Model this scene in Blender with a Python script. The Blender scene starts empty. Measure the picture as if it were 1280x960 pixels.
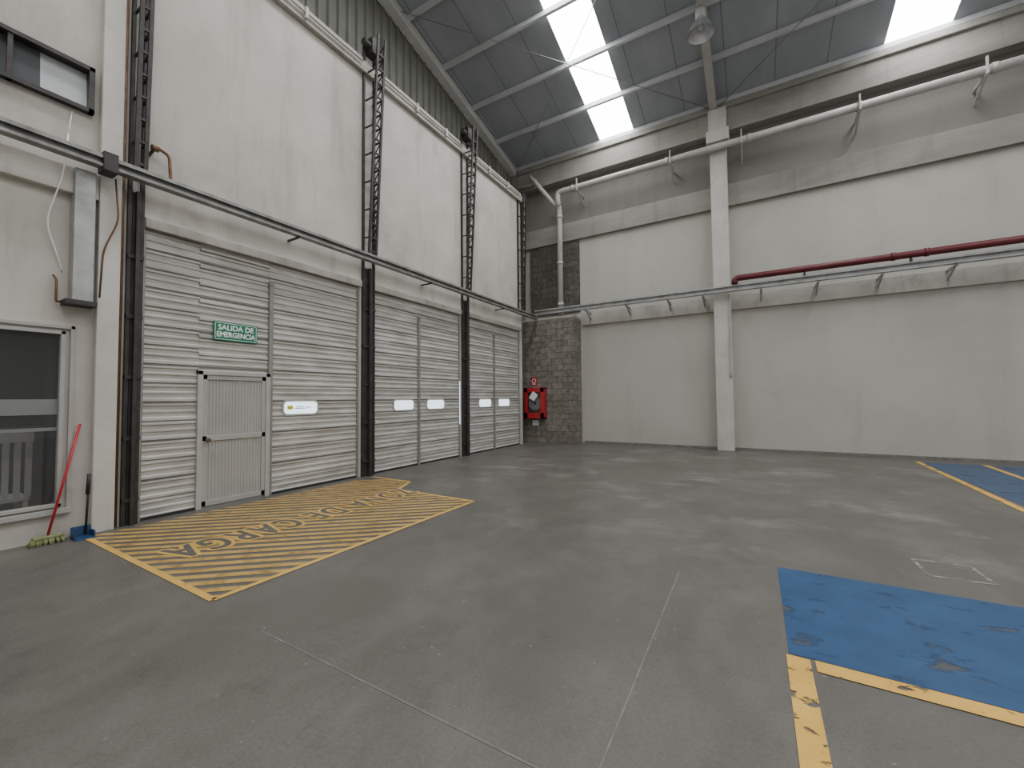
import bpy, bmesh, math, random
from mathutils import Vector, Matrix
random.seed(4)
COL=bpy.context.scene.collection
# ---------------------------------------------------------------- materials
def newmat(name):
    m=bpy.data.materials.new(name); m.use_nodes=True
    nt=m.node_tree; b=nt.nodes["Principled BSDF"]; return m,nt,b
def pos(nt,scale=(1,1,1)):
    g=nt.nodes.new("ShaderNodeNewGeometry"); mp=nt.nodes.new("ShaderNodeMapping")
    mp.inputs["Scale"].default_value=scale
    nt.links.new(g.outputs["Position"],mp.inputs["Vector"]); return mp.outputs[0]
def noise(nt,vec,scale,detail=4,rough=.55,dist=0):
    n=nt.nodes.new("ShaderNodeTexNoise"); n.inputs["Scale"].default_value=scale
    n.inputs["Detail"].default_value=detail; n.inputs["Roughness"].default_value=rough
    n.inputs["Distortion"].default_value=dist
    nt.links.new(vec,n.inputs["Vector"]); return n.outputs["Fac"]
def ramp(nt,fac,stops):
    r=nt.nodes.new("ShaderNodeValToRGB"); e=r.color_ramp.elements
    while len(e)<len(stops): e.new(.5)
    for i,(p,c) in enumerate(stops):
        e[i].position=p
        if not hasattr(c,'__len__'): c=(c,c,c)
        e[i].color=(c[0],c[1],c[2],1)
    nt.links.new(fac,r.inputs[0]); return r.outputs[0]
def mix(nt,a,b,fac,mode='MIX'):
    m=nt.nodes.new("ShaderNodeMix"); m.data_type='RGBA'; m.blend_type=mode
    for s,v in ((m.inputs[6],a),(m.inputs[7],b)):
        if hasattr(v,'links'): nt.links.new(v,s)
        else: s.default_value=(v[0],v[1],v[2],1)
    if hasattr(fac,'links'): nt.links.new(fac,m.inputs[0])
    else: m.inputs[0].default_value=fac
    return m.outputs[2]
def bump(nt,b,h,strength=.3,dist=.02):
    n=nt.nodes.new("ShaderNodeBump"); n.inputs["Strength"].default_value=strength
    n.inputs["Distance"].default_value=dist
    nt.links.new(h,n.inputs["Height"]); nt.links.new(n.outputs[0],b.inputs["Normal"])
def surf(name,c,rough=.6,metal=0,var=.15,scale=3,dirt=None,bstr=.15,bscale=30,stretch=(1,1,1),dlo=.55,dhi=.75,streak=None):
    m,nt,b=newmat(name); v=pos(nt,stretch)
    n=noise(nt,v,scale,6)
    lo=tuple(x*(1-var) for x in c); hi=tuple(min(1,x*(1+var)) for x in c)
    col=ramp(nt,n,[(.3,lo),(.7,hi)])
    if dirt:
        d=noise(nt,v,scale*.6,8,.7,.5); f=ramp(nt,d,[(dlo,0.),(dhi,1.)])
        col=mix(nt,col,dirt,f)
    if streak:
        s=noise(nt,pos(nt,(1,1,.12)),streak[1],7,.65); f=ramp(nt,s,[(.54,0.),(.78,streak[2])])
        col=mix(nt,col,streak[0],f)
    nt.links.new(col,b.inputs["Base Color"])
    b.inputs["Roughness"].default_value=rough; b.inputs["Metallic"].default_value=metal
    if bstr: bump(nt,b,noise(nt,v,bscale,4),bstr,.01)
    return m
M={}
M['plaster']=surf("white_plaster",(.51,.485,.435),.75,0,.13,.9,(.32,.30,.255),.5,6,dlo=.52,dhi=.84,streak=((.23,.215,.18),2.2,.7))
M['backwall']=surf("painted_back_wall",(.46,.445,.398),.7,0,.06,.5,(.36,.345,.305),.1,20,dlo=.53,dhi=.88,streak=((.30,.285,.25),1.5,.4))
M['beam']=surf("weathered_concrete_beam",(.29,.28,.248),.7,0,.16,.8,(.15,.14,.124),.2,16,stretch=(.4,1,1.5),dlo=.50,dhi=.78,streak=((.14,.13,.113),2.5,.65))
M['ledge']=surf("stained_white_ledge",(.44,.42,.375),.7,0,.14,1.5,(.22,.20,.17),.2,16,dlo=.50,dhi=.8,streak=((.16,.145,.125),3,.65))
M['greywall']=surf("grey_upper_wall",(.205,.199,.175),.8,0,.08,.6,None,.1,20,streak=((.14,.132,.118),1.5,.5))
M['col']=surf("white_column_paint",(.54,.525,.48),.6,0,.08,2,(.36,.34,.30),.15,20,dlo=.56,dhi=.85,streak=((.30,.28,.245),3,.5))
M['steelwhite']=surf("white_steel_paint",(.47,.46,.43),.5,0,.1,3,(.27,.25,.22),.05,20,dlo=.55,dhi=.85)
M['galv']=surf("galvanised_steel",(.38,.39,.38),.5,.3,.2,5,(.20,.19,.17),.05,40,dlo=.53,dhi=.78)
M['galvdirty']=surf("grimy_galvanised_steel",(.25,.25,.235),.5,.3,.3,5,(.12,.11,.095),.05,40,dlo=.50,dhi=.75)
M['dark']=surf("dark_grimy_steel",(.042,.040,.037),.55,.3,.3,6,(.10,.09,.075),.1,40,dlo=.57,dhi=.8)
M['gable']=surf("grey_green_corrugated_sheet",(.14,.14,.12),.55,.1,.15,2,None,.05)
M['rafter']=surf("pale_painted_rafter",(.60,.60,.575),.55,.0,.08,2,None,0)
M['purlin']=surf("pale_grey_purlin",(.56,.58,.59),.5,.0,.08,2,None,0)
M['red']=surf("red_cabinet_paint",(.45,.02,.028),.4,0,.15,4,None,0)
M['redpipe']=surf("dark_maroon_pipe_paint",(.11,.009,.014),.45,0,.2,3,None,0)
M['black']=surf("black_plastic",(.02,.02,.02),.5,0,.2,5,None,0)
M['copper']=surf("rusty_brown_pipe",(.18,.10,.05),.5,.4,.3,12,None,.1)
M['pdoor']=surf("grey_white_door_paint",(.37,.365,.345),.5,0,.06,3,(.25,.24,.215),.05,dlo=.6,dhi=.85)
M['frame']=surf("aluminium_frame",(.25,.245,.23),.5,.2,.15,4,None,0)
M['winframe']=surf("pale_window_rim",(.42,.42,.40),.5,.1,.1,4,None,0)
M['seam']=surf("dirty_panel_seam",(.16,.15,.13),.7,0,.3,5,None,0)
M['green']=surf("green_sign_plastic",(.0,.17,.085),.35,0,.05,4,None,0)
M['white']=surf("white_sign_ink",(.85,.85,.83),.5,0,.02,4,None,0)
M['blueplastic']=surf("dark_blue_plastic",(.02,.06,.14),.4,0,.1,4,None,0)
M['bristle']=surf("dull_green_bristles",(.22,.25,.11),.8,0,.35,40,None,.5,90)
M['cable']=surf("steel_cable",(.35,.35,.35),.4,.6,.1,4,None,0)
M['alu']=surf("spun_aluminium",(.72,.73,.74),.25,.85,.05,6,None,0)
def emi(name,c,s):
    m,nt,b=newmat(name); b.inputs["Base Color"].default_value=(*c,1)
    b.inputs["Emission Color"].default_value=(*c,1); b.inputs["Emission Strength"].default_value=s
    b.inputs["Roughness"].default_value=.4
    return m
M['lampin']=emi("lamp_diffuser",(.5,.5,.5),.05)
M['sky']=emi("translucent_skylight",(.98,.985,1.0),15.0)
M['pane']=emi("daylit_vision_pane",(.80,.92,1.0),1.7)
M['frost']=surf("frosted_film",(.20,.207,.207),.5,0,.08,3,None,0)
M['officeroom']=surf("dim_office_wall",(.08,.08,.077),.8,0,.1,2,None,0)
M['officeband']=surf("grey_office_partition",(.26,.26,.25),.7,0,.1,2,None,0)
M['joint']=surf("pale_joint_filler",(.18,.175,.16),.7,0,.3,9,None,0)
M['markblue']=surf("blue_logo_ink",(.05,.15,.5),.5,0,.02,4,None,0)
M['markyellow']=surf("yellow_logo_ink",(.65,.6,.05),.5,0,.02,4,None,0)
def glassmat(name,c,a):
    m,nt,b=newmat(name); n=noise(nt,pos(nt),1.5)
    nt.links.new(ramp(nt,n,[(.3,tuple(x*.9 for x in c)),(.7,c)]),b.inputs["Base Color"])
    b.inputs["Roughness"].default_value=.04; b.inputs["Alpha"].default_value=a
    b.inputs["Specular IOR Level"].default_value=.8
    return m
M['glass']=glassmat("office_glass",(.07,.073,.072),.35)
M['glass2']=glassmat("upper_window_glass",(.12,.13,.135),.9)
M['glass3']=glassmat("painted_reflection_glass",(.62,.64,.65),.95)  # pale base colour paints a skylight reflection into part of the upper window
def doormat():
    m,nt,b=newmat("ribbed_door_sheet"); v=pos(nt,(1,.35,1))
    n=noise(nt,v,5,6,.6); c=ramp(nt,n,[(.3,(.40,.39,.355)),(.65,(.57,.56,.525))])
    d=noise(nt,pos(nt,(1,.25,3)),3,8,.7,.6); f=ramp(nt,d,[(.45,0.),(.70,.85)])
    c=mix(nt,c,(.28,.265,.23),f)
    nt.links.new(c,b.inputs["Base Color"]); b.inputs["Roughness"].default_value=.5
    return m
M['door']=doormat()
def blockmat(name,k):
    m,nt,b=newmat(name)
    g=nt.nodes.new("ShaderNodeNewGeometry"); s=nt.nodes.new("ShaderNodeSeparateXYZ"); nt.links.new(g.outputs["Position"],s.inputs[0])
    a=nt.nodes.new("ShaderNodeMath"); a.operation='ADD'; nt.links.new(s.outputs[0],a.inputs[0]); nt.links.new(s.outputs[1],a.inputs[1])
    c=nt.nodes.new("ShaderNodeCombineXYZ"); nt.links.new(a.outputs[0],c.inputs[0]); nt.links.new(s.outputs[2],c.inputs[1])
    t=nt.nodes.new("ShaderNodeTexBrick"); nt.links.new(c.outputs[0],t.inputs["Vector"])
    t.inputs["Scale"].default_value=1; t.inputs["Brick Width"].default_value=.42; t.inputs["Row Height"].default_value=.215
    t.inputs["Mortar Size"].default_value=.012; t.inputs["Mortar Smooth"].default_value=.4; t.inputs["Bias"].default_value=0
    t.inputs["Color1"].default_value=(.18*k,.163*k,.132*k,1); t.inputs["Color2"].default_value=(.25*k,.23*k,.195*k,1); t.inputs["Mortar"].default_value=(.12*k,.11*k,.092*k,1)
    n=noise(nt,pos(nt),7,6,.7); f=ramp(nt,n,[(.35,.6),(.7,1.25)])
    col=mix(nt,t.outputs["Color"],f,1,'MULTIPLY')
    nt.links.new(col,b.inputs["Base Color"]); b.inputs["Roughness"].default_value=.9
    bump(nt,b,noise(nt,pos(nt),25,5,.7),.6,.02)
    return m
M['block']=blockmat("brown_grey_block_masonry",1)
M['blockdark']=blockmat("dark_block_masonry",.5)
def roofmat():
    m,nt,b=newmat("grey_roof_sheet")
    g=nt.nodes.new("ShaderNodeNewGeometry"); s=nt.nodes.new("ShaderNodeSeparateXYZ"); nt.links.new(g.outputs["Position"],s.inputs[0])
    a=nt.nodes.new("ShaderNodeMath"); a.operation='MODULO'; a.inputs[1].default_value=1.2
    ad=nt.nodes.new("ShaderNodeMath"); ad.operation='ADD'; ad.inputs[1].default_value=100.1
    nt.links.new(s.outputs[0],ad.inputs[0]); nt.links.new(ad.outputs[0],a.inputs[0])
    l=nt.nodes.new("ShaderNodeMath"); l.operation='LESS_THAN'; l.inputs[1].default_value=.03; nt.links.new(a.outputs[0],l.inputs[0])
    n=noise(nt,pos(nt,(1,.3,1)),1.5,5); c=ramp(nt,n,[(.3,(.30,.325,.355)),(.7,(.38,.405,.43))])
    c=mix(nt,c,(.20,.215,.23),l.outputs[0])
    nt.links.new(c,b.inputs["Base Color"]); b.inputs["Roughness"].default_value=.45
    return m
M['roof']=roofmat()
def floormat():
    m,nt,b=newmat("worn_concrete_floor")
    v=pos(nt)
    big=noise(nt,v,.35,6,.6,.4); c=ramp(nt,big,[(.3,(.084,.079,.069)),(.7,(.122,.115,.101))])
    p=noise(nt,pos(nt,(1,.6,1)),.9,10,.75,.3); f=ramp(nt,p,[(.47,0.),(.74,.55)])
    c=mix(nt,c,(.19,.181,.162),f)
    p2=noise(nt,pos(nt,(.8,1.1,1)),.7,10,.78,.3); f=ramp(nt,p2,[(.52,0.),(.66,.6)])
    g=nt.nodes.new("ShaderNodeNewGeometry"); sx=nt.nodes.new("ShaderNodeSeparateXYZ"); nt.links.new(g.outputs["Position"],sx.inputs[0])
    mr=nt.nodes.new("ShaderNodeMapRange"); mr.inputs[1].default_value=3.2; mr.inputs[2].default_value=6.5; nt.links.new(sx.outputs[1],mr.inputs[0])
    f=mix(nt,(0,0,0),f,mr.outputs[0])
    c=mix(nt,c,(.28,.27,.245),f)  # pale patches past the foreground, with back-wall reflection painted into the colour
    d=noise(nt,v,3.4,10,.78); f2=ramp(nt,d,[(.54,0.),(.72,.55)]); c=mix(nt,c,(.060,.056,.048),f2)
    sp=noise(nt,v,22,3,.5); f3=ramp(nt,sp,[(.70,0.),(.75,.45)]); c=mix(nt,c,(.30,.29,.26),f3)
    fine=noise(nt,v,55,5,.65); f4=ramp(nt,fine,[(.25,.78),(.75,1.18)]); c=mix(nt,c,f4,1,'MULTIPLY')
    nt.links.new(c,b.inputs["Base Color"])
    r=ramp(nt,p,[(.3,.36),(.7,.52)]); nt.links.new(r,b.inputs["Roughness"])
    bump(nt,b,fine,.15,.004)
    return m
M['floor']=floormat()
def paint(name,c,c2,lo,hi,scale,rough=.55,thr=1):
    m,nt,b=newmat(name); v=pos(nt)
    n=noise(nt,v,3,6); nt.links.new(ramp(nt,n,[(.3,c),(.7,c2)]),b.inputs["Base Color"])
    a=noise(nt,pos(nt,(1,1.6,1)),scale,8,.62,.3)
    nt.links.new(ramp(nt,a,[(lo,1.),(hi,1.-thr)]),b.inputs["Alpha"])
    b.inputs["Roughness"].default_value=rough
    return m
M['yellow']=paint("worn_yellow_floor_paint",(.56,.32,.05),(.72,.44,.09),.56,.60,5)
M['hatchline']=paint("yellow_border_paint",(.54,.33,.07),(.66,.42,.11),.60,.75,5,thr=.7)
M['hatch']=paint("scuffed_yellow_hatching",(.42,.265,.07),(.54,.345,.105),.50,.78,4,thr=.75)
M['blue']=paint("chipped_blue_floor_paint",(.010,.052,.135),(.02,.078,.19),.565,.66,2.6,.45,thr=.85)
M['blueworn']=paint("faded_blue_floor_paint",(.03,.062,.125),(.05,.085,.15),.58,.8,2.5,.5)
M['whiteline']=paint("faint_white_floor_paint",(.24,.235,.22),(.30,.295,.28),.45,.60,9)
M['lettergrey']=surf("worn_grey_lettering",(.10,.094,.084),.6,0,.2,8,None,0)
# ---------------------------------------------------------------- mesh helpers
def box(bm,a,b):
    x0,y0,z0=a; x1,y1,z1=b
    v=[bm.verts.new(p) for p in ((x0,y0,z0),(x1,y0,z0),(x1,y1,z0),(x0,y1,z0),(x0,y0,z1),(x1,y0,z1),(x1,y1,z1),(x0,y1,z1))]
    for f in ((3,2,1,0),(4,5,6,7),(0,1,5,4),(1,2,6,5),(2,3,7,6),(3,0,4,7)): bm.faces.new([v[i] for i in f])
def bar(bm,p,q,w,h,up=(0,0,1)):
    p=Vector(p);q=Vector(q);d=(q-p).normalized();s=d.cross(Vector(up))
    if s.length<1e-4: s=d.cross(Vector((1,0,0)))
    s.normalize();t=s.cross(d)
    vs=[bm.verts.new(c+s*a*w/2+t*b*h/2) for c in (p,q) for a,b in ((-1,-1),(1,-1),(1,1),(-1,1))]
    for f in ((0,1,2,3),(7,6,5,4),(0,4,5,1),(1,5,6,2),(2,6,7,3),(3,7,4,0)): bm.faces.new([vs[i] for i in f])
def tube(bm,pts,r,n=12,caps=True):
    pts=[Vector(p) for p in pts]; rings=[]
    rr=r if hasattr(r,'__len__') else [r]*len(pts)
    prev=None
    for i,p in enumerate(pts):
        d=(pts[min(i+1,len(pts)-1)]-pts[max(i-1,0)]).normalized()
        if prev is None:
            s=d.cross(Vector((0,0,1)))
            if s.length<1e-3: s=d.cross(Vector((1,0,0)))
        else: s=prev-d*prev.dot(d)
        s.normalize(); prev=s; t=d.cross(s)
        rings.append([bm.verts.new(p+(s*math.cos(2*math.pi*k/n)+t*math.sin(2*math.pi*k/n))*rr[i]) for k in range(n)])
    for a,b in zip(rings,rings[1:]):
        for k in range(n): 
            f=bm.faces.new((a[k],a[(k+1)%n],b[(k+1)%n],b[k])); f.smooth=True
    if caps: bm.faces.new(rings[0][::-1]); bm.faces.new(rings[-1])
def bend(pts,rad=.15,n=5):
    pts=[Vector(p) for p in pts]; out=[pts[0]]
    for a,b,c in zip(pts,pts[1:],pts[2:]):
        d1=(a-b).normalized();d2=(c-b).normalized();p=b+d1*rad;q=b+d2*rad
        for i in range(n+1):
            t=i/n; out.append(p*(1-t)**2+b*2*t*(1-t)+q*t*t)
    out.append(pts[-1]); return out
def setp(o,kind=None,label=None,cat=None,group=None):
    if kind:o["kind"]=kind
    if label:o["label"]=label
    if cat:o["category"]=cat
    if group:o["group"]=group
def fin(name,bm,mat,parent=None,kind=None,label=None,cat=None,group=None,bevel=0):
    bmesh.ops.recalc_face_normals(bm,faces=bm.faces)
    xs=[v.co.x for v in bm.verts];ys=[v.co.y for v in bm.verts];zs=[v.co.z for v in bm.verts]
    o0=Vector(((min(xs)+max(xs))/2,(min(ys)+max(ys))/2,min(zs)))
    bmesh.ops.translate(bm,verts=bm.verts,vec=-o0)
    me=bpy.data.meshes.new(name); bm.to_mesh(me); bm.free()
    me.materials.append(mat)
    o=bpy.data.objects.new(name,me); o.location=o0; COL.objects.link(o)
    if bevel:
        bv=o.modifiers.new("bevel",'BEVEL'); bv.width=bevel; bv.segments=2; bv.limit_method='ANGLE'
    if parent is not None:
        o.parent=parent; o.matrix_parent_inverse=Matrix.Translation(-Vector(parent.location))
    setp(o,kind,label,cat,group); return o
def empty(name,loc,**k):
    o=bpy.data.objects.new(name,None); o.empty_display_size=.1; o.location=loc; COL.objects.link(o); setp(o,**k); return o
def B(name,boxes,mat,**k):
    bm=bmesh.new()
    for a,b in boxes: box(bm,a,b)
    return fin(name,bm,mat,**k)
def copything(root,kids,off):
    r=root.copy(); r.location=root.location+Vector(off); COL.objects.link(r)
    for c in kids:
        d=c.copy(); COL.objects.link(d); d.parent=r
        d.matrix_parent_inverse=c.matrix_parent_inverse.copy()
    return r
def textmesh(name,body,size,M4,mat,parent,extr=.001,spacing=1,offset=0,align='CENTER',sx=1,bold=0):
    c=bpy.data.curves.new("tmp",'FONT'); c.body=body; c.size=size; c.extrude=extr; c.align_x=align; c.align_y='CENTER'
    c.space_character=spacing; c.offset=offset; c.space_line=.85
    t=bpy.data.objects.new("tmp",c); COL.objects.link(t)
    bpy.context.view_layer.update()
    me=bpy.data.meshes.new_from_object(t.evaluated_get(bpy.context.evaluated_depsgraph_get()))
    bpy.data.objects.remove(t)
    bm=bmesh.new(); bm.from_mesh(me)
    bmesh.ops.scale(bm,vec=(sx,1,1),verts=bm.verts)
    if bold:
        base=bmesh.ops.duplicate(bm,geom=bm.verts[:]+bm.edges[:]+bm.faces[:])
        src=[g for g in base['geom']]
        for k in range(8):
            dd=bmesh.ops.duplicate(bm,geom=src)
            vv=[g for g in dd['geom'] if isinstance(g,bmesh.types.BMVert)]
            bmesh.ops.translate(bm,verts=vv,vec=(bold*math.cos(k*math.pi/4),bold*math.sin(k*math.pi/4),.00006*(k+1)))
        bmesh.ops.delete(bm,geom=[g for g in src if isinstance(g,bmesh.types.BMVert)],context='VERTS')
    bmesh.ops.transform(bm,matrix=M4,verts=bm.verts)
    return fin(name,bm,mat,parent=parent)
XW=-7.1; YB=14.1
roofz=lambda y:10.55+.2316*(14.1-y)
S='structure'
# ---------------------------------------------------------------- room shell
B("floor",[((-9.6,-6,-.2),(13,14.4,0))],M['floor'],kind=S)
wb=[((-8.1,1.75,4.02),(XW,12.75,8.82)),
    ((-8.1,1.9,0),(XW,2.22,4.02)),((-8.1,5.76,0),(XW,6.16,4.02)),((-8.1,9.2,0),(XW,9.55,4.02)),((-8.1,12.6,0),(XW,12.75,4.02)),
    ((-7.3,-6,0),(XW,1.95,.38)),((-7.3,1.5,.38),(XW,1.95,5.2)),((-7.3,-6,2.45),(XW,1.5,5.2)),((-7.3,-6,.38),(XW,-2.2,2.45)),
    ((-7.3,1.68,5.2),(XW,1.95,5.78)),((-7.3,-6,5.2),(XW,-.3,5.78)),((-7.3,-6,5.78),(XW,1.95,11.8)),
    ((-8.1,1.90,8.82),(XW,1.95,11.8))]
B("wall_left",wb,M['plaster'],kind=S)
B("trim_1",[((XW-.02,2.05,8.62),(XW+.10,12.75,8.84)),((XW-.12,2.05,8.84),(XW+.02,12.75,8.98))],M['ledge'],kind=S,bevel=.01)
B("trim_2",[((XW-.02,1.74,0),(XW+.12,1.95,11.7))],M['col'],kind=S,bevel=.01)
B("trim_3",[((XW-.02,2.22,3.98),(XW+.03,12.7,4.12))],M['ledge'],kind=S,bevel=.008)
B("trim_4",[((XW-.02,-6,4.12),(XW+.10,1.74,4.44))],M['plaster'],kind=S,bevel=.01)
bm=bmesh.new()
y=2.0;prev=None
while y<14.1:
    for dy,dx in ((0,0),(.03,.06),(.08,.06),(.11,0)):
        yy=min(y+dy,14.1); a=bm.verts.new((-8.12+dx,yy,8.6)); b=bm.verts.new((-8.12+dx,yy,roofz(yy)))
        if prev: bm.faces.new((prev[0],a,b,prev[1]))
        prev=(a,b)
    y+=.26
fin("wall_gable",bm,M['gable'],kind=S)
B("wall_corner",[((-8.25,12.75,0),(-8.1,14.4,10.6))],M['greywall'],kind=S)
B("wall_back",[((-8.2,YB,0),(13,YB+.25,7.45))],M['backwall'],kind=S)
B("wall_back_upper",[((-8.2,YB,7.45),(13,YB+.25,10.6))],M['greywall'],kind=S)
B("trim_5",[((-8.1,YB-.12,7.40),(13,YB,8.08))],M['beam'],kind=S,bevel=.01)
B("trim_6",[((-8.1,YB-.32,9.62),(13,YB,10.42)),((-8.1,YB-.40,10.30),(13,YB,10.46))],M['beam'],kind=S,bevel=.015)
B("trim_7",[((-5.3,YB-.08,4.22),(13,YB,4.66))],M['ledge'],kind=S,bevel=.008)
B("baseboard_back",[((-5.3,YB-.015,0),(13,YB,.07))],M['joint'],kind=S)
sky=[(-4.45,-3.3),(3.1,4.35),(10.7,11.9)]
xs=[-8.3]+[v for s in sky for v in s]+[13]
yl,yh=14.2,-4
bm=bmesh.new()
for i in range(0,len(xs),2):
    a,b=xs[i],xs[i+1]
    vs=[bm.verts.new(p) for p in ((a,yl,roofz(yl)),(b,yl,roofz(yl)),(b,yh,roofz(yh)),(a,yh,roofz(yh)))]
    bm.faces.new(vs)
    vt=[bm.verts.new(v.co+Vector((0,0,.08))) for v in vs]; bm.faces.new(vt[::-1])
    for k in range(4): bm.faces.new((vs[k],vt[k],vt[(k+1)%4],vs[(k+1)%4]))
fin("ceiling",bm,M['roof'],kind=S)
for i,(a,b) in enumerate(sky):
    bm=bmesh.new(); yt=13.85
    vs=[bm.verts.new(p) for p in ((a,yt,roofz(yt)+.02),(b,yt,roofz(yt)+.02),(b,yh,roofz(yh)+.02),(a,yh,roofz(yh)+.02))]
    bm.faces.new(vs); fin("window_%d"%(i+3),bm,M['sky'],kind=S)
n=8
for x,w,d,m in ((-7.96,.26,.32,'rafter'),(-.88,.20,.32,'steelwhite'),(6.6,.2,.32,'steelwhite')):
    bm=bmesh.new()
    for o,ww,hh in ((-.012,w,.02),(-d,w,.02),(-d/2,.02,d)):
        bar(bm,(x,14.0,roofz(14.0)+o),(x,-4,roofz(-4)+o),ww,hh)
    if m=='rafter': bar(bm,(x+.04,14.0,roofz(14.0)-d/2),(x+.04,-4,roofz(-4)-d/2),.18,d)
    fin("trim_%d"%n,bm,M[m],kind=S); n+=1
for k in range(12):
    y=13.75-1.47*k
    bm=bmesh.new()
    bar(bm,(-8.1,y,roofz(y)-.07),(13,y,roofz(y)-.07),.03,.13); bar(bm,(-8.1,y+.03,roofz(y)-.135),(13,y+.03,roofz(y)-.135),.07,.02)
    fin("trim_%d"%n,bm,M['purlin'],kind=S); n+=1
for i,(p,q) in enumerate((((-7.8,7.6),(-1.0,13.7)),((-7.8,13.7),(-1.0,7.6)),((-.7,7.6),(6.4,13.7)),((-.7,13.7),(6.4,7.6)))):
    bm=bmesh.new(); tube(bm,[(p[0],p[1],roofz(p[1])-.20-.04*(i%2)),(q[0],q[1],roofz(q[1])-.20-.04*(i%2))],.011,6)
    fin("bracing_cable",bm,M['cable'],label="thin steel cross bracing cable under the roof purlins",cat="cable",group="roof bracing cables")
# ---------------------------------------------------------------- concrete column
col=empty("concrete_column",(-.77,13.75,0),label="tall white painted concrete column against the back wall",cat="column")
B("shaft",[((-1.0,13.62,0),(-.55,YB,9.25))],M['col'],parent=col,bevel=.02)
B("capital",[((-1.08,13.52,9.25),(-.47,YB,9.62)),((-1.02,13.6,9.62),(-.53,13.78,10.3))],M['col'],parent=col,bevel=.02)
B("conduit",[((-.60,13.58,2.3),(-.57,13.62,4.6)),((-.62,13.56,2.2),(-.55,13.62,2.3))],M['galv'],parent=col)
pil=empty("block_pillar",(-6.7,13.7,0),label="brown grey rough block masonry pier in the corner",cat="pillar")
B("pillar_body",[((-8.05,13.4,0),(-5.4,YB-.005,4.45))],M['block'],parent=pil)
B("pillar_cap",[((-8.05,13.4,4.45),(-5.4,YB-.005,4.52))],M['ledge'],parent=pil)
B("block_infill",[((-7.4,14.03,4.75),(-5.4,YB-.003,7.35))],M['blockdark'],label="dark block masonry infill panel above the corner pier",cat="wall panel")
# ---------------------------------------------------------------- sectional doors
def sheet(y0,y1,z0,z1,x,name,parent):
    z=z0;H=.265
    prof=[(x-.012,z0)]
    while z<z1-.01:
        for dz,dx in ((.006,-.014),(.016,.018),(.050,.018),(.066,0),(.112,0),(.126,.013),(.148,.013),(.162,0),(.206,0),(.222,.018),(.250,.018),(.260,-.008)):
            zz=z+dz
            if zz<z1: prof.append((x+dx,zz))
        z+=H
    prof.append((x-.012,z1))
    bm=bmesh.new();prev=None
    for px,pz in prof:
        a=bm.verts.new((px,y0,pz)); b=bm.verts.new((px,y1,pz))
        if prev: bm.faces.new((prev[0],prev[1],b,a))
        prev=(a,b)
    a=bm.verts.new((x-.06,y0,z0));b=bm.verts.new((x-.06,y1,z0));c=bm.verts.new((x-.06,y1,z1));d=bm.verts.new((x-.06,y0,z1));bm.faces.new((a,b,c,d))
    return fin(name,bm,M['door'],parent=parent)
def stadium(bm,y0,y1,z0,z1,x,t,n=8,r=None):
    r=(z1-z0)/2*.8 if r is None else r; pts=[]
    for cy,cz,a0 in ((y1-r,z1-r,0),(y0+r,z1-r,90),(y0+r,z0+r,180),(y1-r,z0+r,270)):
        for i in range(n+1):
            a=math.radians(a0+90*i/n); pts.append((cy+r*math.cos(a),cz+r*math.sin(a)))
    f=[bm.verts.new((x+t,a,b)) for a,b in pts]; g=[bm.verts.new((x,a,b)) for a,b in pts]
    bm.faces.new(f); bm.faces.new(g[::-1])
    for i in range(len(f)): j=(i+1)%len(f); bm.faces.new((f[i],g[i],g[j],f[j]))
XD=-7.17
doors=[(2.22,5.76,3.95,[(4.2,4.83)],True),(6.16,9.2,7.57,[(6.77,7.38),(7.88,8.52)],False),(9.55,12.6,10.98,[(10.16,10.78),(11.25,11.9)],False)]
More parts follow.
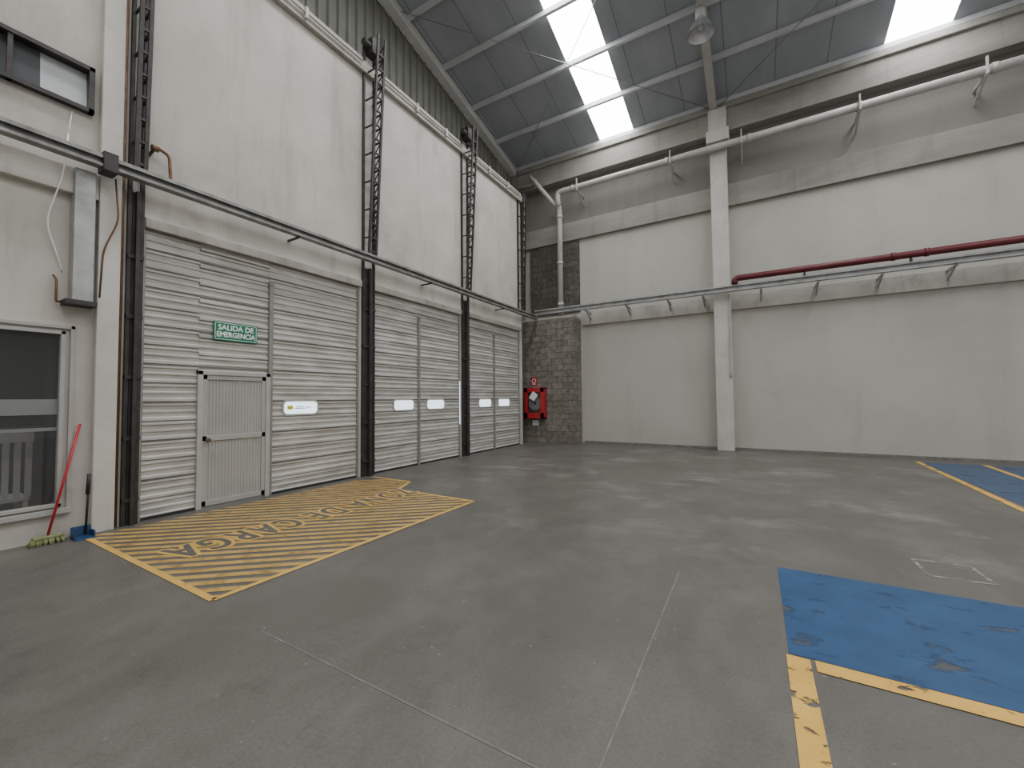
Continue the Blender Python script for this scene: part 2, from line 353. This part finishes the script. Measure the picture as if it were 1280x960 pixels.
for i,(y0,y1,ym,wins,ped) in enumerate(doors):
    d=empty("door_%d"%(i+1),(XD,(y0+y1)/2,0),kind=S)
    if ped:
        sheet(y0,2.9,0,4.02,XD,"door_panel",d); sheet(2.9,3.93,2.02,4.02,XD,"door_panel",d); sheet(3.93,y1,0,4.02,XD,"door_panel",d)
    else: sheet(y0,y1,0,4.02,XD,"door_panel",d)
    B("mullion",[((XD,ym-.035,0),(XD+.05,ym+.035,3.62)),((XD,ym-.045,3.58),(XD+.06,ym+.045,3.64))],M['frame'],parent=d,bevel=.004)
    B("edge_stile",[((XD,y0,0),(XD+.035,y0+.03,3.9))],M['frame'],parent=d)
    B("edge_stile",[((XD,y1-.03,0),(XD+.035,y1,3.9))],M['frame'],parent=d)
    bm=bmesh.new()
    for k in range(1,8):
        z=k*.53
        segs=[(y0+.03,y1-.03)] if not(ped and z<2.02) else [(y0+.03,2.9),(3.95,y1-.03)]
        for a,b in segs: box(bm,(XD-.01,a,z-.009),(XD+.018,b,z+.005))
    fin("section_joint",bm,M['seam'],parent=d)
    for a,b in ([(y0,2.9),(3.95,y1)] if ped else [(y0,y1)]): B("bottom_seal",[((XD-.02,a,0.0),(XD+.03,b,.04))],M['black'],parent=d)
    for a,b in wins:
        bm=bmesh.new(); stadium(bm,a-.03,b+.03,1.33,1.61,XD,.026,r=.08); fin("vision_window",bm,M['winframe'],parent=d)
        bm=bmesh.new(); stadium(bm,a,b,1.36,1.58,XD+.02,.010,r=.07); fin("pane",bm,M['pane'],parent=d)
    if ped:
        bm=bmesh.new(); stadium(bm,4.25,4.36,1.44,1.51,XD+.030,.002,r=.034); fin("logo_mark",bm,M['markyellow'],parent=d)
        bm=bmesh.new()
        for a,b,c in ((4.42,4.56,1.49),(4.40,4.60,1.46),(4.62,4.70,1.475)): box(bm,(XD+.030,a,c-.007),(XD+.032,b,c+.007))
        fin("logo_mark",bm,M['markblue'],parent=d)
        B("door_frame",[((XD-.02,2.88,0),(XD+.06,2.95,2.06)),((XD-.02,3.87,0),(XD+.06,3.94,2.06)),((XD-.02,2.88,2.0),(XD+.06,3.94,2.06))],M['winframe'],parent=d,bevel=.004)
        bm=bmesh.new(); y=2.95;prev=None
        while y<3.87:
            for dy,dx in ((0,0),(.008,.010),(.028,.010),(.036,0)):
                yy=min(y+dy,3.87)
                a=bm.verts.new((XD+.02+dx,yy,.04));b=bm.verts.new((XD+.02+dx,yy,2.0))
                if prev: bm.faces.new((prev[0],a,b,prev[1]))
                prev=(a,b)
            y+=.046
        fin("wicket_door_leaf",bm,M['pdoor'],parent=d)
        B("leaf_rail",[((XD+.02,2.95,.03),(XD+.045,3.87,.11)),((XD+.02,2.95,1.0),(XD+.045,3.87,1.08)),((XD+.02,2.95,1.93),(XD+.045,3.87,2.0)),((XD+.02,2.95,.03),(XD+.045,3.01,2.0)),((XD+.02,3.81,.03),(XD+.045,3.87,2.0))],M['pdoor'],parent=d,bevel=.004)
        bm=bmesh.new(); tube(bm,[(XD+.04,3.0,1.02),(XD+.09,3.0,1.02),(XD+.10,3.0,1.02),(XD+.13,3.0,1.02),(XD+.14,3.0,1.02)],[.015,.015,.032,.034,.02],12)
        fin("door_knob",bm,M['copper'],parent=d)
    if i==1:
        B("light_gap",[((XD+.01,9.172,.9),(XD+.038,9.196,2.1))],M['pane'],parent=d)
# ---------------------------------------------------------------- lattice guide posts
def post(y0,loz,hiz,lean,w=.32,motor=True,extra=False):
    root=empty("door_guide_post",(XW+.02,y0+w/2,loz),label="grimy dark steel door guide post with ladder lattice above",cat="door track",group="door guide posts")
    kids=[]
    xa=XW+.03
    for yy in (y0+.02,y0+w-.02):
        bm=bmesh.new(); box(bm,(xa-.03,yy-.02,loz),(xa+.025,yy+.02,hiz)); kids.append(fin("guide_rail",bm,M['dark'],parent=root))
    if loz<1:
        bm=bmesh.new()
        box(bm,(xa-.03,y0+.05,0),(xa+.01,y0+w*.42,4.4)); box(bm,(xa-.03,y0+w*.42,0),(xa+.08,y0+w*.66,4.4))
        for z in (.3,1.1,1.9,2.7,3.5): box(bm,(xa-.03,y0,z),(xa+.04,y0+w,z+.05))
        kids.append(fin("guide_channel",bm,M['dark'],parent=root))
    if extra:
        bm=bmesh.new(); tube(bm,[(xa,y0-.05,0),(xa,y0-.05,9)],.02,8); kids.append(fin("conduit",bm,M['copper'],parent=root))
    bm=bmesh.new()
    ym=y0+w*.5; xo=lambda z:xa+.12+lean*(z-4.6)/4.6
    for yy in (ym-w*.28,ym+w*.3):
        bar(bm,(xo(4.66),yy,4.66),(xo(hiz),yy,hiz),.045,.042)
    z=4.75; flip=0
    while z<hiz-.3:
        a,b=(ym-w*.28,ym+w*.3)
        bar(bm,(xo(z),a,z),(xo(z),b,z),.032,.032)
        bar(bm,(xa,b,z),(xo(z),b,z),.032,.032)
        if w>.2: bar(bm,(xa,b,z),(xo(z+.3),b,z+.3),.018,.018)
        if flip%2: bar(bm,(xa,a,z),(xo(z),a,z),.025,.025)
        flip+=1; z+=.30
    kids.append(fin("lattice",bm,M['dark'],parent=root))
    if motor:
        bm=bmesh.new(); tube(bm,[(xa+.1,y0-.08,hiz-.12),(xa+.1,y0+w+.05,hiz-.12)],.07,14)
        box(bm,(xa-.03,y0+.08,hiz-.28),(xa+.2,y0+w-.06,hiz+.06))
        kids.append(fin("hoist_drum",bm,M['dark'],parent=root))
    return root,kids
r0,k0=post(5.8,0,9.35,.26)
copything(r0,k0,(0,3.42,0))
post(2.03,0,9.3,.2,.17,False,True)
post(12.45,4.66,8.9,.1,.3,False)
bm=bmesh.new(); tube(bm,[(XW+.15,2.3,8.76),(XW+.15,5.7,8.76)],.022,8); tube(bm,[(XW+.15,6.2,8.76),(XW+.15,9.15,8.76)],.022,8); tube(bm,[(XW+.15,9.6,8.76),(XW+.15,12.4,8.76)],.022,8)
for yy in (3.2,4.4,7.3,8.4,10.5,11.6): box(bm,(XW+.1,yy,8.65),(XW+.18,yy+.05,8.85))
fin("drive_shaft",bm,M['steelwhite'],label="thin white metal shaft along top of door wall",cat="pipe")
# ---------------------------------------------------------------- galvanised rails
def channel(name,p,q,parent,depth=.1,h=.14,mat='galv'):
    bm=bmesh.new(); p=Vector(p);q=Vector(q);d=(q-p).normalized();s=d.cross(Vector((0,0,1)))
    bar(bm,p+Vector((0,0,h/2)),q+Vector((0,0,h/2)),depth,.012); bar(bm,p-Vector((0,0,h/2)),q-Vector((0,0,h/2)),depth,.012)
    bar(bm,p,q,.012,h)
    for k in (1,-1):
        e=s*depth/2*k
        bar(bm,p+e+Vector((0,0,h/2-.02)),q+e+Vector((0,0,h/2-.02)),.01,.045);bar(bm,p+e-Vector((0,0,h/2-.015)),q+e-Vector((0,0,h/2-.015)),.01,.03)
    return fin(name,bm,M[mat],parent=parent)
tr=empty("busbar_rail",(-6.85,5,4.5),label="long grimy galvanised steel rail running along the door wall",cat="rail")
channel("rail_channel",(-6.80,-6,4.54),(-6.80,13.3,4.54),tr,depth=.11,mat='galvdirty')
for yy in (-1,4.2,7.6,11): B("bracket",[((XW,yy,4.43),(-6.77,yy+.03,4.46))],M['dark'],parent=tr)
B("end_clamp",[((-6.93,1.70,4.42),(-6.72,1.84,4.66))],M['dark'],parent=tr,bevel=.01)
br=empty("busbar_rail",(0,13.6,4.6),label="long galvanised steel rail running along the back wall",cat="rail")
channel("rail_channel",(-6.9,13.42,4.735),(13,13.42,4.735),br,depth=.12,h=.17)
for xx in [-5.0,-3.6,-2.3,-1.3,.2,1.5,2.8,4.1,5.4,6.7,8,9.3]:
    bm=bmesh.new()
    box(bm,(xx,13.4,4.60),(xx+.05,14.03,4.64)); bar(bm,(xx+.025,13.56,4.60),(xx+.025,14.03,4.40),.04,.03)
    fin("bracket",bm,M['galv'],parent=br)
# ---------------------------------------------------------------- pipes
wp=empty("white_drain_pipe",(-6,13.6,4.8),label="thick white pipe under eaves with drop in the corner",cat="pipe")
bm=bmesh.new(); tube(bm,bend([(13,13.5,9.05),(-5.98,13.5,9.05),(-5.98,13.5,8.7),(-5.98,13.65,8.5),(-5.98,13.65,4.55)],.15,6),.10,16)
tube(bm,bend([(-7.1,13.5,9.95),(-6.75,13.5,9.5),(-6.2,13.55,8.75),(-6.0,13.6,8.55)],.1,4),.08,12)
fin("pipe_run",bm,M['steelwhite'],parent=wp)
for xx in (-5.4,-2.2,.05,2.5,4.9,7.3):
    bm=bmesh.new(); tube(bm,[(xx-.05,13.5,9.05),(xx+.05,13.5,9.05)],.118,16); fin("pipe_coupling",bm,M['steelwhite'],parent=wp)
for zz in (8.2,6.5,5.0):
    bm=bmesh.new(); tube(bm,[(-5.98,13.65,zz-.05),(-5.98,13.65,zz+.05)],.115,16); fin("pipe_coupling",bm,M['steelwhite'],parent=wp)
for xx in (-5.2,-2.1,-.15,2.5,4.75,7.2):
    bm=bmesh.new(); bar(bm,(xx,13.5,8.93),(xx,14.08,8.93),.05,.04); bar(bm,(xx,13.38,8.9),(xx,13.38,9.3),.06,.03); bar(bm,(xx,13.40,8.93),(xx,14.08,8.6),.05,.03)
    fin("pipe_bracket",bm,M['steelwhite'],parent=wp)
rp=empty("red_fire_pipe",(4,13.3,5),label="dark red fire water pipe above rail on back wall",cat="pipe")
bm=bmesh.new(); tube(bm,bend([(13,13.35,4.99),(-.42,13.35,4.99),(-.42,13.35,4.84)],.10,6),.085,14)
fin("pipe_run",bm,M['redpipe'],parent=rp)
for xx in (3.0,3.6,8):
    bm=bmesh.new(); tube(bm,[(xx-.04,13.35,4.99),(xx+.04,13.35,4.99)],.1,14); fin("pipe_coupling",bm,M['redpipe'],parent=rp)
for xx in (1.2,3.3,6.2,9): B("pipe_bracket",[((xx,13.33,4.83),(xx+.04,13.37,4.92)),((xx,13.28,4.83),(xx+.04,13.42,4.85))],M['dark'],parent=rp)
bm=bmesh.new(); tube(bm,[(-7.6,13.9,4.5),(-7.6,13.9,9.6)],.05,10); tube(bm,bend([(-7.75,13.7,9.75),(-7.0,13.7,9.75),(-7.0,13.7,9.9),(-7.0,14.0,9.9)],.05,3),.06,10)
fin("corner_conduit",bm,M['steelwhite'],label="white vertical conduit in the corner above block pier",cat="pipe")
bm=bmesh.new(); tube(bm,bend([(-7.10,2.24,4.98),(-6.96,2.28,5.08),(-6.94,2.42,5.02),(-6.94,2.44,4.68),(-6.94,2.36,4.64)],.05,4),.02,10)
tube(bm,[(-6.97,2.23,5.06),(-6.97,2.31,5.06)],.04,10)
fin("rusty_pipe_stub",bm,M['copper'],label="small rusty brown bent pipe above the rail",cat="pipe")
dk=empty("galvanised_duct",(-6.99,1.62,2.75),label="narrow galvanised metal duct hanging below the rail",cat="duct")
bm=bmesh.new(); box(bm,(-7.09,1.51,2.82),(-6.92,1.69,4.11)); box(bm,(-6.99,1.51,4.1),(-6.92,1.69,4.42)); fin("duct_body",bm,M['galv'],parent=dk,bevel=.004)
B("duct_flange",[((-7.095,1.45,2.76),(-6.88,1.72,2.82))],M['dark'],parent=dk,bevel=.004)
bm=bmesh.new(); tube(bm,bend([(-7.05,1.44,2.80),(-7.02,1.40,2.78),(-7.02,1.40,3.05),(-7.06,1.38,3.1)],.03,3),.012,8); fin("duct_drain",bm,M['copper'],parent=dk)
bm=bmesh.new(); tube(bm,bend([(-6.97,1.45,4.8),(-6.97,1.42,4.3),(-7.03,1.30,3.7),(-7.06,1.42,3.3),(-7.09,1.45,3.2)],.15,4),.008,6)
tube(bm,[(-7.09,1.5,5.15),(-6.97,1.45,4.8)],.006,6)
fin("loose_cable",bm,M['white'],label="thin white loose electrical cable hanging beside duct",cat="cable")
bm=bmesh.new(); tube(bm,bend([(-6.9,1.86,4.42),(-6.9,1.9,3.9),(-6.97,1.78,3.5),(-6.98,1.76,2.9)],.12,4),.010,6)
fin("dark_cable",bm,M['copper'],label="thin brown cable looping down beside the duct",cat="cable")
# ---------------------------------------------------------------- office windows
w1=empty("window_1",(-7.1,0,.38),kind=S)
B("window_frame",[((-7.16,-2.2,.38),(-7.06,1.5,.42)),((-7.16,-2.2,2.41),(-7.06,1.5,2.45)),((-7.16,1.46,.38),(-7.06,1.5,2.45)),((-7.16,-2.2,.38),(-7.06,-2.16,2.45)),((-7.16,-.4,.38),(-7.06,-.36,2.45))],M['pdoor'],parent=w1,bevel=.004)
B("sill",[((-7.14,-2.3,.30),(-7.03,1.58,.36)),((-7.14,1.54,.30),(-7.06,1.58,2.52)),((-7.14,-2.3,2.48),(-7.06,1.58,2.52))],M['pdoor'],parent=w1,bevel=.004)
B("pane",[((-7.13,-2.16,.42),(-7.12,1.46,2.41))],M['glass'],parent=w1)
B("frosted_band",[((-7.117,-2.16,1.46),(-7.114,1.46,1.64))],M['frost'],parent=w1)
B("frosted_band",[((-7.117,-2.16,1.27),(-7.114,1.46,1.31))],M['frost'],parent=w1)
w2=empty("window_2",(-7.1,.7,5.2),kind=S)
B("window_frame",[((-7.14,-.3,5.2),(-7.02,1.68,5.25)),((-7.14,-.3,5.73),(-7.02,1.68,5.78)),((-7.14,1.63,5.2),(-7.02,1.68,5.78)),((-7.14,-.3,5.2),(-7.04,-.25,5.78)),((-7.14,.98,5.2),(-7.04,1.02,5.75))],M['dark'],parent=w2)
for y0,y1,mm in ((-.25,.98,'glass2'),(1.02,1.24,'glass2'),(1.24,1.63,'glass3')):
    bm=bmesh.new()
    a=[(-7.10,y0,5.25),(-7.10,y1,5.25),(-7.15,y1,5.73),(-7.15,y0,5.73)]
    bm.faces.new([bm.verts.new(p) for p in a]); fin("pane",bm,M[mm],parent=w2)
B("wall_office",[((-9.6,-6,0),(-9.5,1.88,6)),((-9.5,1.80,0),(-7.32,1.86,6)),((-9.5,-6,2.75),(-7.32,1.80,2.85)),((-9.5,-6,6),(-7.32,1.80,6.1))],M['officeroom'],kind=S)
B("office_partition",[((-9.3,-4,0),(-9.2,1.75,.95)),((-9.32,-4,.95),(-9.2,1.75,1.25))],M['officeband'],label="low grey partition inside the dim office",cat="partition")
ch=empty("white_chair",(-7.8,1.15,0),label="white slatted chair standing behind the office window",cat="chair")
B("seat",[((-8.05,.95,.42),(-7.6,1.35,.47))],M['white'],parent=ch,bevel=.01)
for a,b in ((-8.04,.96),(-7.65,.96),(-8.04,1.30),(-7.65,1.30)): B("leg",[((a,b,0),(a+.04,b+.04,.42))],M['white'],parent=ch)
B("backrest",[((-7.64,.95+.09*k,.47),(-7.60,1.0+.09*k,1.15)) for k in range(5)]+[((-7.65,.93,1.13),(-7.59,1.37,1.25))],M['white'],parent=ch)
# ---------------------------------------------------------------- exit sign
sg=empty("exit_sign",(-7.05,3.4,2.55),label="green emergency exit sign with white lettering on ribbed door",cat="sign")
B("sign_board",[((XD+.02,3.08,2.55),(XD+.045,3.72,2.84))],M['green'],parent=sg)
B("sign_border",[((XD+.045,3.095,2.565),(XD+.047,3.705,2.572)),((XD+.045,3.095,2.818),(XD+.047,3.705,2.825)),((XD+.045,3.095,2.565),(XD+.047,3.102,2.825)),((XD+.045,3.698,2.565),(XD+.047,3.705,2.825))],M['white'],parent=sg)
RX=Matrix(((0,0,1,0),(1,0,0,0),(0,1,0,0),(0,0,0,1)))
textmesh("lettering","SALIDA DE",.115,Matrix.Translation((XD+.047,3.40,2.750))@RX,M['white'],sg,sx=.95,bold=.003)
textmesh("lettering","EMERGENCIA",.115,Matrix.Translation((XD+.047,3.40,2.640))@RX,M['white'],sg,sx=.82,bold=.003)
# ---------------------------------------------------------------- fire hose cabinet on pier
fc=empty("fire_hose_cabinet",(-6.85,13.3,.85),label="red fire hose cabinet mounted on the block pier",cat="fire cabinet")
x0,x1,z0,z1=-7.28,-6.48,.88,1.98; yf=13.20; yb=13.395
B("cabinet_body",[((x0,13.36,z0),(x1,yb,z1)),((x0,yf,z0),(x0+.04,yb,z1)),((x1-.04,yf,z0),(x1,yb,z1)),((x0,yf,z0),(x1,yb,z0+.04)),((x0,yf,z1-.04),(x1,yb,z1))],M['red'],parent=fc)
B("cabinet_door",[((x0,yf-.03,z0),(x0+.14,yf,z1)),((x1-.14,yf-.03,z0),(x1,yf,z1)),((x0,yf-.03,z0),(x1,yf,z0+.2)),((x0,yf-.03,z1-.16),(x1,yf,z1))],M['red'],parent=fc,bevel=.005)
B("door_glass",[((x0+.14,yf-.018,z0+.2),(x1-.14,yf-.012,z1-.16))],M['glass'],parent=fc)
bm=bmesh.new()
for rr in (.08,.13,.18,.23): 
    tube(bm,[(-6.88+rr*math.cos(a*math.pi/12),13.28,1.42+rr*math.sin(a*math.pi/12)) for a in range(25)],.026,8,False)
fin("hose_reel",bm,M['white'],parent=fc)
bm=bmesh.new()
q=[(-7.08,1.62),(-6.86,1.50),(-6.70,1.72),(-6.90,1.86)]
f_=[bm.verts.new((a,yf-.034,b)) for a,b in q]; g_=[bm.verts.new((a,yf-.030,b)) for a,b in q]
bm.faces.new(f_); bm.faces.new(g_[::-1])
for k in range(4): bm.faces.new((f_[k],g_[k],g_[(k+1)%4],f_[(k+1)%4]))
fin("notice",bm,M['white'],parent=fc)
fs=empty("fire_equipment_sign",(-6.98,13.38,2.1),label="small red and white fire hose sign above cabinet",cat="sign")
B("sign_board",[((-7.09,13.385,2.08),(-6.85,13.399,2.36))],M['red'],parent=fs)
bm=bmesh.new(); tube(bm,[(-6.97+.07*math.cos(a*math.pi/8),13.383,2.24+.07*math.sin(a*math.pi/8)) for a in range(17)],.012,6,False); box(bm,(-7.04,13.38,2.11),(-6.90,13.384,2.14))
fin("sign_symbol",bm,M['white'],parent=fs)
B("paper_notice",[((-7.05,13.385,.62),(-6.8,13.399,.80))],M['white'],label="small white paper notice stuck below the cabinet",cat="notice")
# ---------------------------------------------------------------- high bay lamp
lp=empty("high_bay_lamp",(-.9,10.6,10.3),label="aluminium high bay lamp hanging below the roof rafter",cat="lamp")
bm=bmesh.new(); c=(-.9,10.6)
tube(bm,[(c[0],c[1],z) for z in (10.32,10.36,10.52,10.66,10.72)],[.30,.285,.22,.12,.08],28,False)
fin("reflector",bm,M['alu'],parent=lp)
bm=bmesh.new(); tube(bm,[(c[0],c[1],z) for z in (10.42,10.46,10.60,10.66)],[.02,.06,.06,.03],16); fin("bulb",bm,M['lampin'],parent=lp)
bm=bmesh.new(); tube(bm,[(c[0],c[1],z) for z in (10.70,10.72,10.90,10.94)],[.09,.11,.11,.05],20); fin("ballast_housing",bm,M['steelwhite'],parent=lp)
bm=bmesh.new(); tube(bm,[(c[0],c[1],10.92),(c[0],c[1],11.1)],.02,8); fin("suspension_hook",bm,M['cable'],parent=lp)
# ---------------------------------------------------------------- broom & dustpan
bw=empty("broom",(-6.95,1.36,0),label="broom with red handle and green bristles leaning on wall",cat="broom")
bm=bmesh.new(); tube(bm,[(-6.95,1.38,.10),(-7.06,1.64,1.34)],.013,10); fin("handle",bm,M['red'],parent=bw)
B("brush_head",[((-6.99,1.26,.06),(-6.91,1.50,.095))],M['bristle'],parent=bw,bevel=.01)
bm=bmesh.new()
for i in range(14):
    for j in range(3):
        yy=1.265+i*.0175; xx=-6.985+j*.03; e=random.uniform(-.012,.012)
        tube(bm,[(xx,yy,.07),(xx+e+(j-1)*.012,yy+e+(i-7)*.003,0.0)],[.011,.014],5)
fin("bristles",bm,M['bristle'],parent=bw)
dp=empty("dustpan",(-6.95,1.66,0),label="dark blue lobby dustpan with upright black handle",cat="dustpan")
bm=bmesh.new()
box(bm,(-6.97,1.56,0),(-6.76,1.735,.012)); box(bm,(-6.97,1.56,.0),(-6.955,1.735,.13)); box(bm,(-6.97,1.56,.0),(-6.80,1.572,.08)); box(bm,(-6.97,1.723,.0),(-6.80,1.735,.08))
fin("pan",bm,M['blueplastic'],parent=dp,bevel=.003)
bm=bmesh.new(); tube(bm,[(-6.93,1.68,.03),(-6.93,1.70,.72)],.012,8); tube(bm,[(-6.93,1.69,.5),(-6.93,1.70,.74)],.02,8); fin("handle",bm,M['black'],parent=dp)
# ---------------------------------------------------------------- floor markings
def poly(bm,pts,z): return bm.faces.new([bm.verts.new((x,y,z)) for x,y in pts])
def strip(bm,a,b,w,z):
    a=Vector((*a,z));b=Vector((*b,z));d=(b-a).normalized();s=Vector((-d.y,d.x,0))*w/2
    bm.faces.new([bm.verts.new(p) for p in (a-s,b-s,b+s,a+s)])
hz=empty("hatched_floor_marking",(-5.3,3.6,0),label="worn yellow diagonal hatched loading zone painted on floor",cat="floor marking")
P=[(-6.88,1.67),(-3.80,1.67),(-3.83,5.27),(-5.50,5.30),(-5.82,5.92),(-6.88,5.92)]
big=bmesh.new()
dirv=Vector((math.cos(math.radians(40)),math.sin(math.radians(40)),0)); nv=Vector((-dirv.y,dirv.x,0))
pitch=.155
k=-40
while k<56:
    c0=k*pitch; c1=c0+pitch*.54
    b=bmesh.new(); poly(b,P,.003)
    for co,no in ((nv*c0,-nv),(nv*c1,nv)):
        g=b.verts[:]+b.edges[:]+b.faces[:]
        bmesh.ops.bisect_plane(b,geom=g,plane_co=co,plane_no=no,clear_outer=True)
    if len(b.faces):
        for f in b.faces:
            if f.calc_area()>1e-5: big.faces.new([big.verts.new(v.co) for v in f.verts])
    b.free(); k+=1
fin("hatching",big,M['hatch'],parent=hz)
bm=bmesh.new()
for a,b in zip(P[:5],P[1:]): strip(bm,a,b,.06,.0045)
fin("border_line",bm,M['hatchline'],parent=hz)
RZ=Matrix(((0,1,0,0),(-1,0,0,0),(0,0,1,0),(0,0,0,1)))
TC="ZONA DE CARGA"
textmesh("lettering_outline",TC,.66,Matrix.Translation((-5.30,3.62,.0055))@RZ,M['hatchline'],hz,extr=0,sx=.54,spacing=1.24,bold=.052)
textmesh("lettering",TC,.66,Matrix.Translation((-5.30,3.62,.0075))@RZ,M['lettergrey'],hz,extr=0,sx=.54,spacing=1.24,bold=.012)
bp=empty("blue_parking_marking",(2,3.9,0),label="bright blue chipped parking bay painted on floor",cat="floor marking")
bm=bmesh.new(); poly(bm,[(.14,3.12),(4.6,3.12),(4.6,4.66),(.14,4.62)],.003); fin("blue_field",bm,M['blue'],parent=bp)
bm=bmesh.new(); strip(bm,(.27,3.05),(4.6,3.05),.12,.005); fin("yellow_line",bm,M['yellow'],parent=bp)
bm=bmesh.new(); strip(bm,(.185,3.10),(.185,.6),.12,.005); fin("yellow_line",bm,M['yellow'],parent=bp)
fb=empty("blue_parking_marking",(4,11,0),label="faded blue parking bay with yellow edge lines on floor",cat="floor marking")
bm=bmesh.new(); poly(bm,[(3.25,7.6),(6.5,7.6),(6.5,13.4),(3.35,13.4)],.003); fin("blue_field",bm,M['blueworn'],parent=fb)
bm=bmesh.new(); strip(bm,(3.10,7.6),(3.30,13.45),.10,.005); fin("yellow_line",bm,M['yellow'],parent=fb)
bm=bmesh.new(); strip(bm,(4.20,9.5),(4.42,13.45),.10,.005); fin("yellow_line",bm,M['yellow'],parent=fb)
bm=bmesh.new()
for a,b in (((1.28,5.48),(1.28,5.05)),((1.28,5.05),(1.70,5.08)),((1.70,5.08),(1.68,5.50)),((1.68,5.50),(1.28,5.48))): strip(bm,a,b,.03,.003)
fin("white_square_marking",bm,M['whiteline'],label="faint white painted square outline on concrete",cat="floor marking")
for i,(a,b) in enumerate((((-.61,.8),(-.64,4.1)),((-3.0,1.62),(-.6,1.63)))):
    bm=bmesh.new(); strip(bm,a,b,.008,.002); fin("trim_%d"%(n+i),bm,M['joint'],kind=S)
# ---------------------------------------------------------------- light
w=bpy.data.worlds.new("World"); bpy.context.scene.world=w; w.use_nodes=True
bg=w.node_tree.nodes["Background"]; bg.inputs[0].default_value=(1,.985,.955,1); bg.inputs[1].default_value=.48
def area(name,loc,rot,sx,sy,e,c=(1,.98,.95)):
    l=bpy.data.lights.new(name,'AREA'); l.shape='RECTANGLE'; l.size=sx; l.size_y=sy; l.energy=e; l.color=c
    o=bpy.data.objects.new(name,l); o.location=loc; o.rotation_euler=rot; COL.objects.link(o); return o
area("rear_fill_light",(3,-2,12.5),(math.radians(-8),0,0),12,4,260)  # unseen soft fill added behind the camera, not a roof opening
area("office_fill_light",(-8.4,-1,2.7),(0,0,0),.8,1.5,40)  # added fill that brightens the chair and bands behind the office glass
# ---------------------------------------------------------------- camera
f,yaw,pitch_,roll=513.944,0.53346,0.0354218,-0.0090322
cy,sy=math.cos(yaw),math.sin(yaw);cp,sp=math.cos(pitch_),math.sin(pitch_)
W=Vector((-sy*cp,cy*cp,sp)); right=Vector((cy,sy,0)); up=right.cross(W)
R=right*math.cos(roll)+up*math.sin(roll); U=up*math.cos(roll)-right*math.sin(roll)
cam=bpy.data.cameras.new("camera"); cam.sensor_width=36; cam.lens=f/1280*36; cam.clip_start=.05
co=bpy.data.objects.new("camera",cam); COL.objects.link(co)
m=Matrix((R,U,-W)).transposed().to_4x4(); m.translation=(0,0,1.6); co.matrix_world=m
bpy.context.scene.camera=co
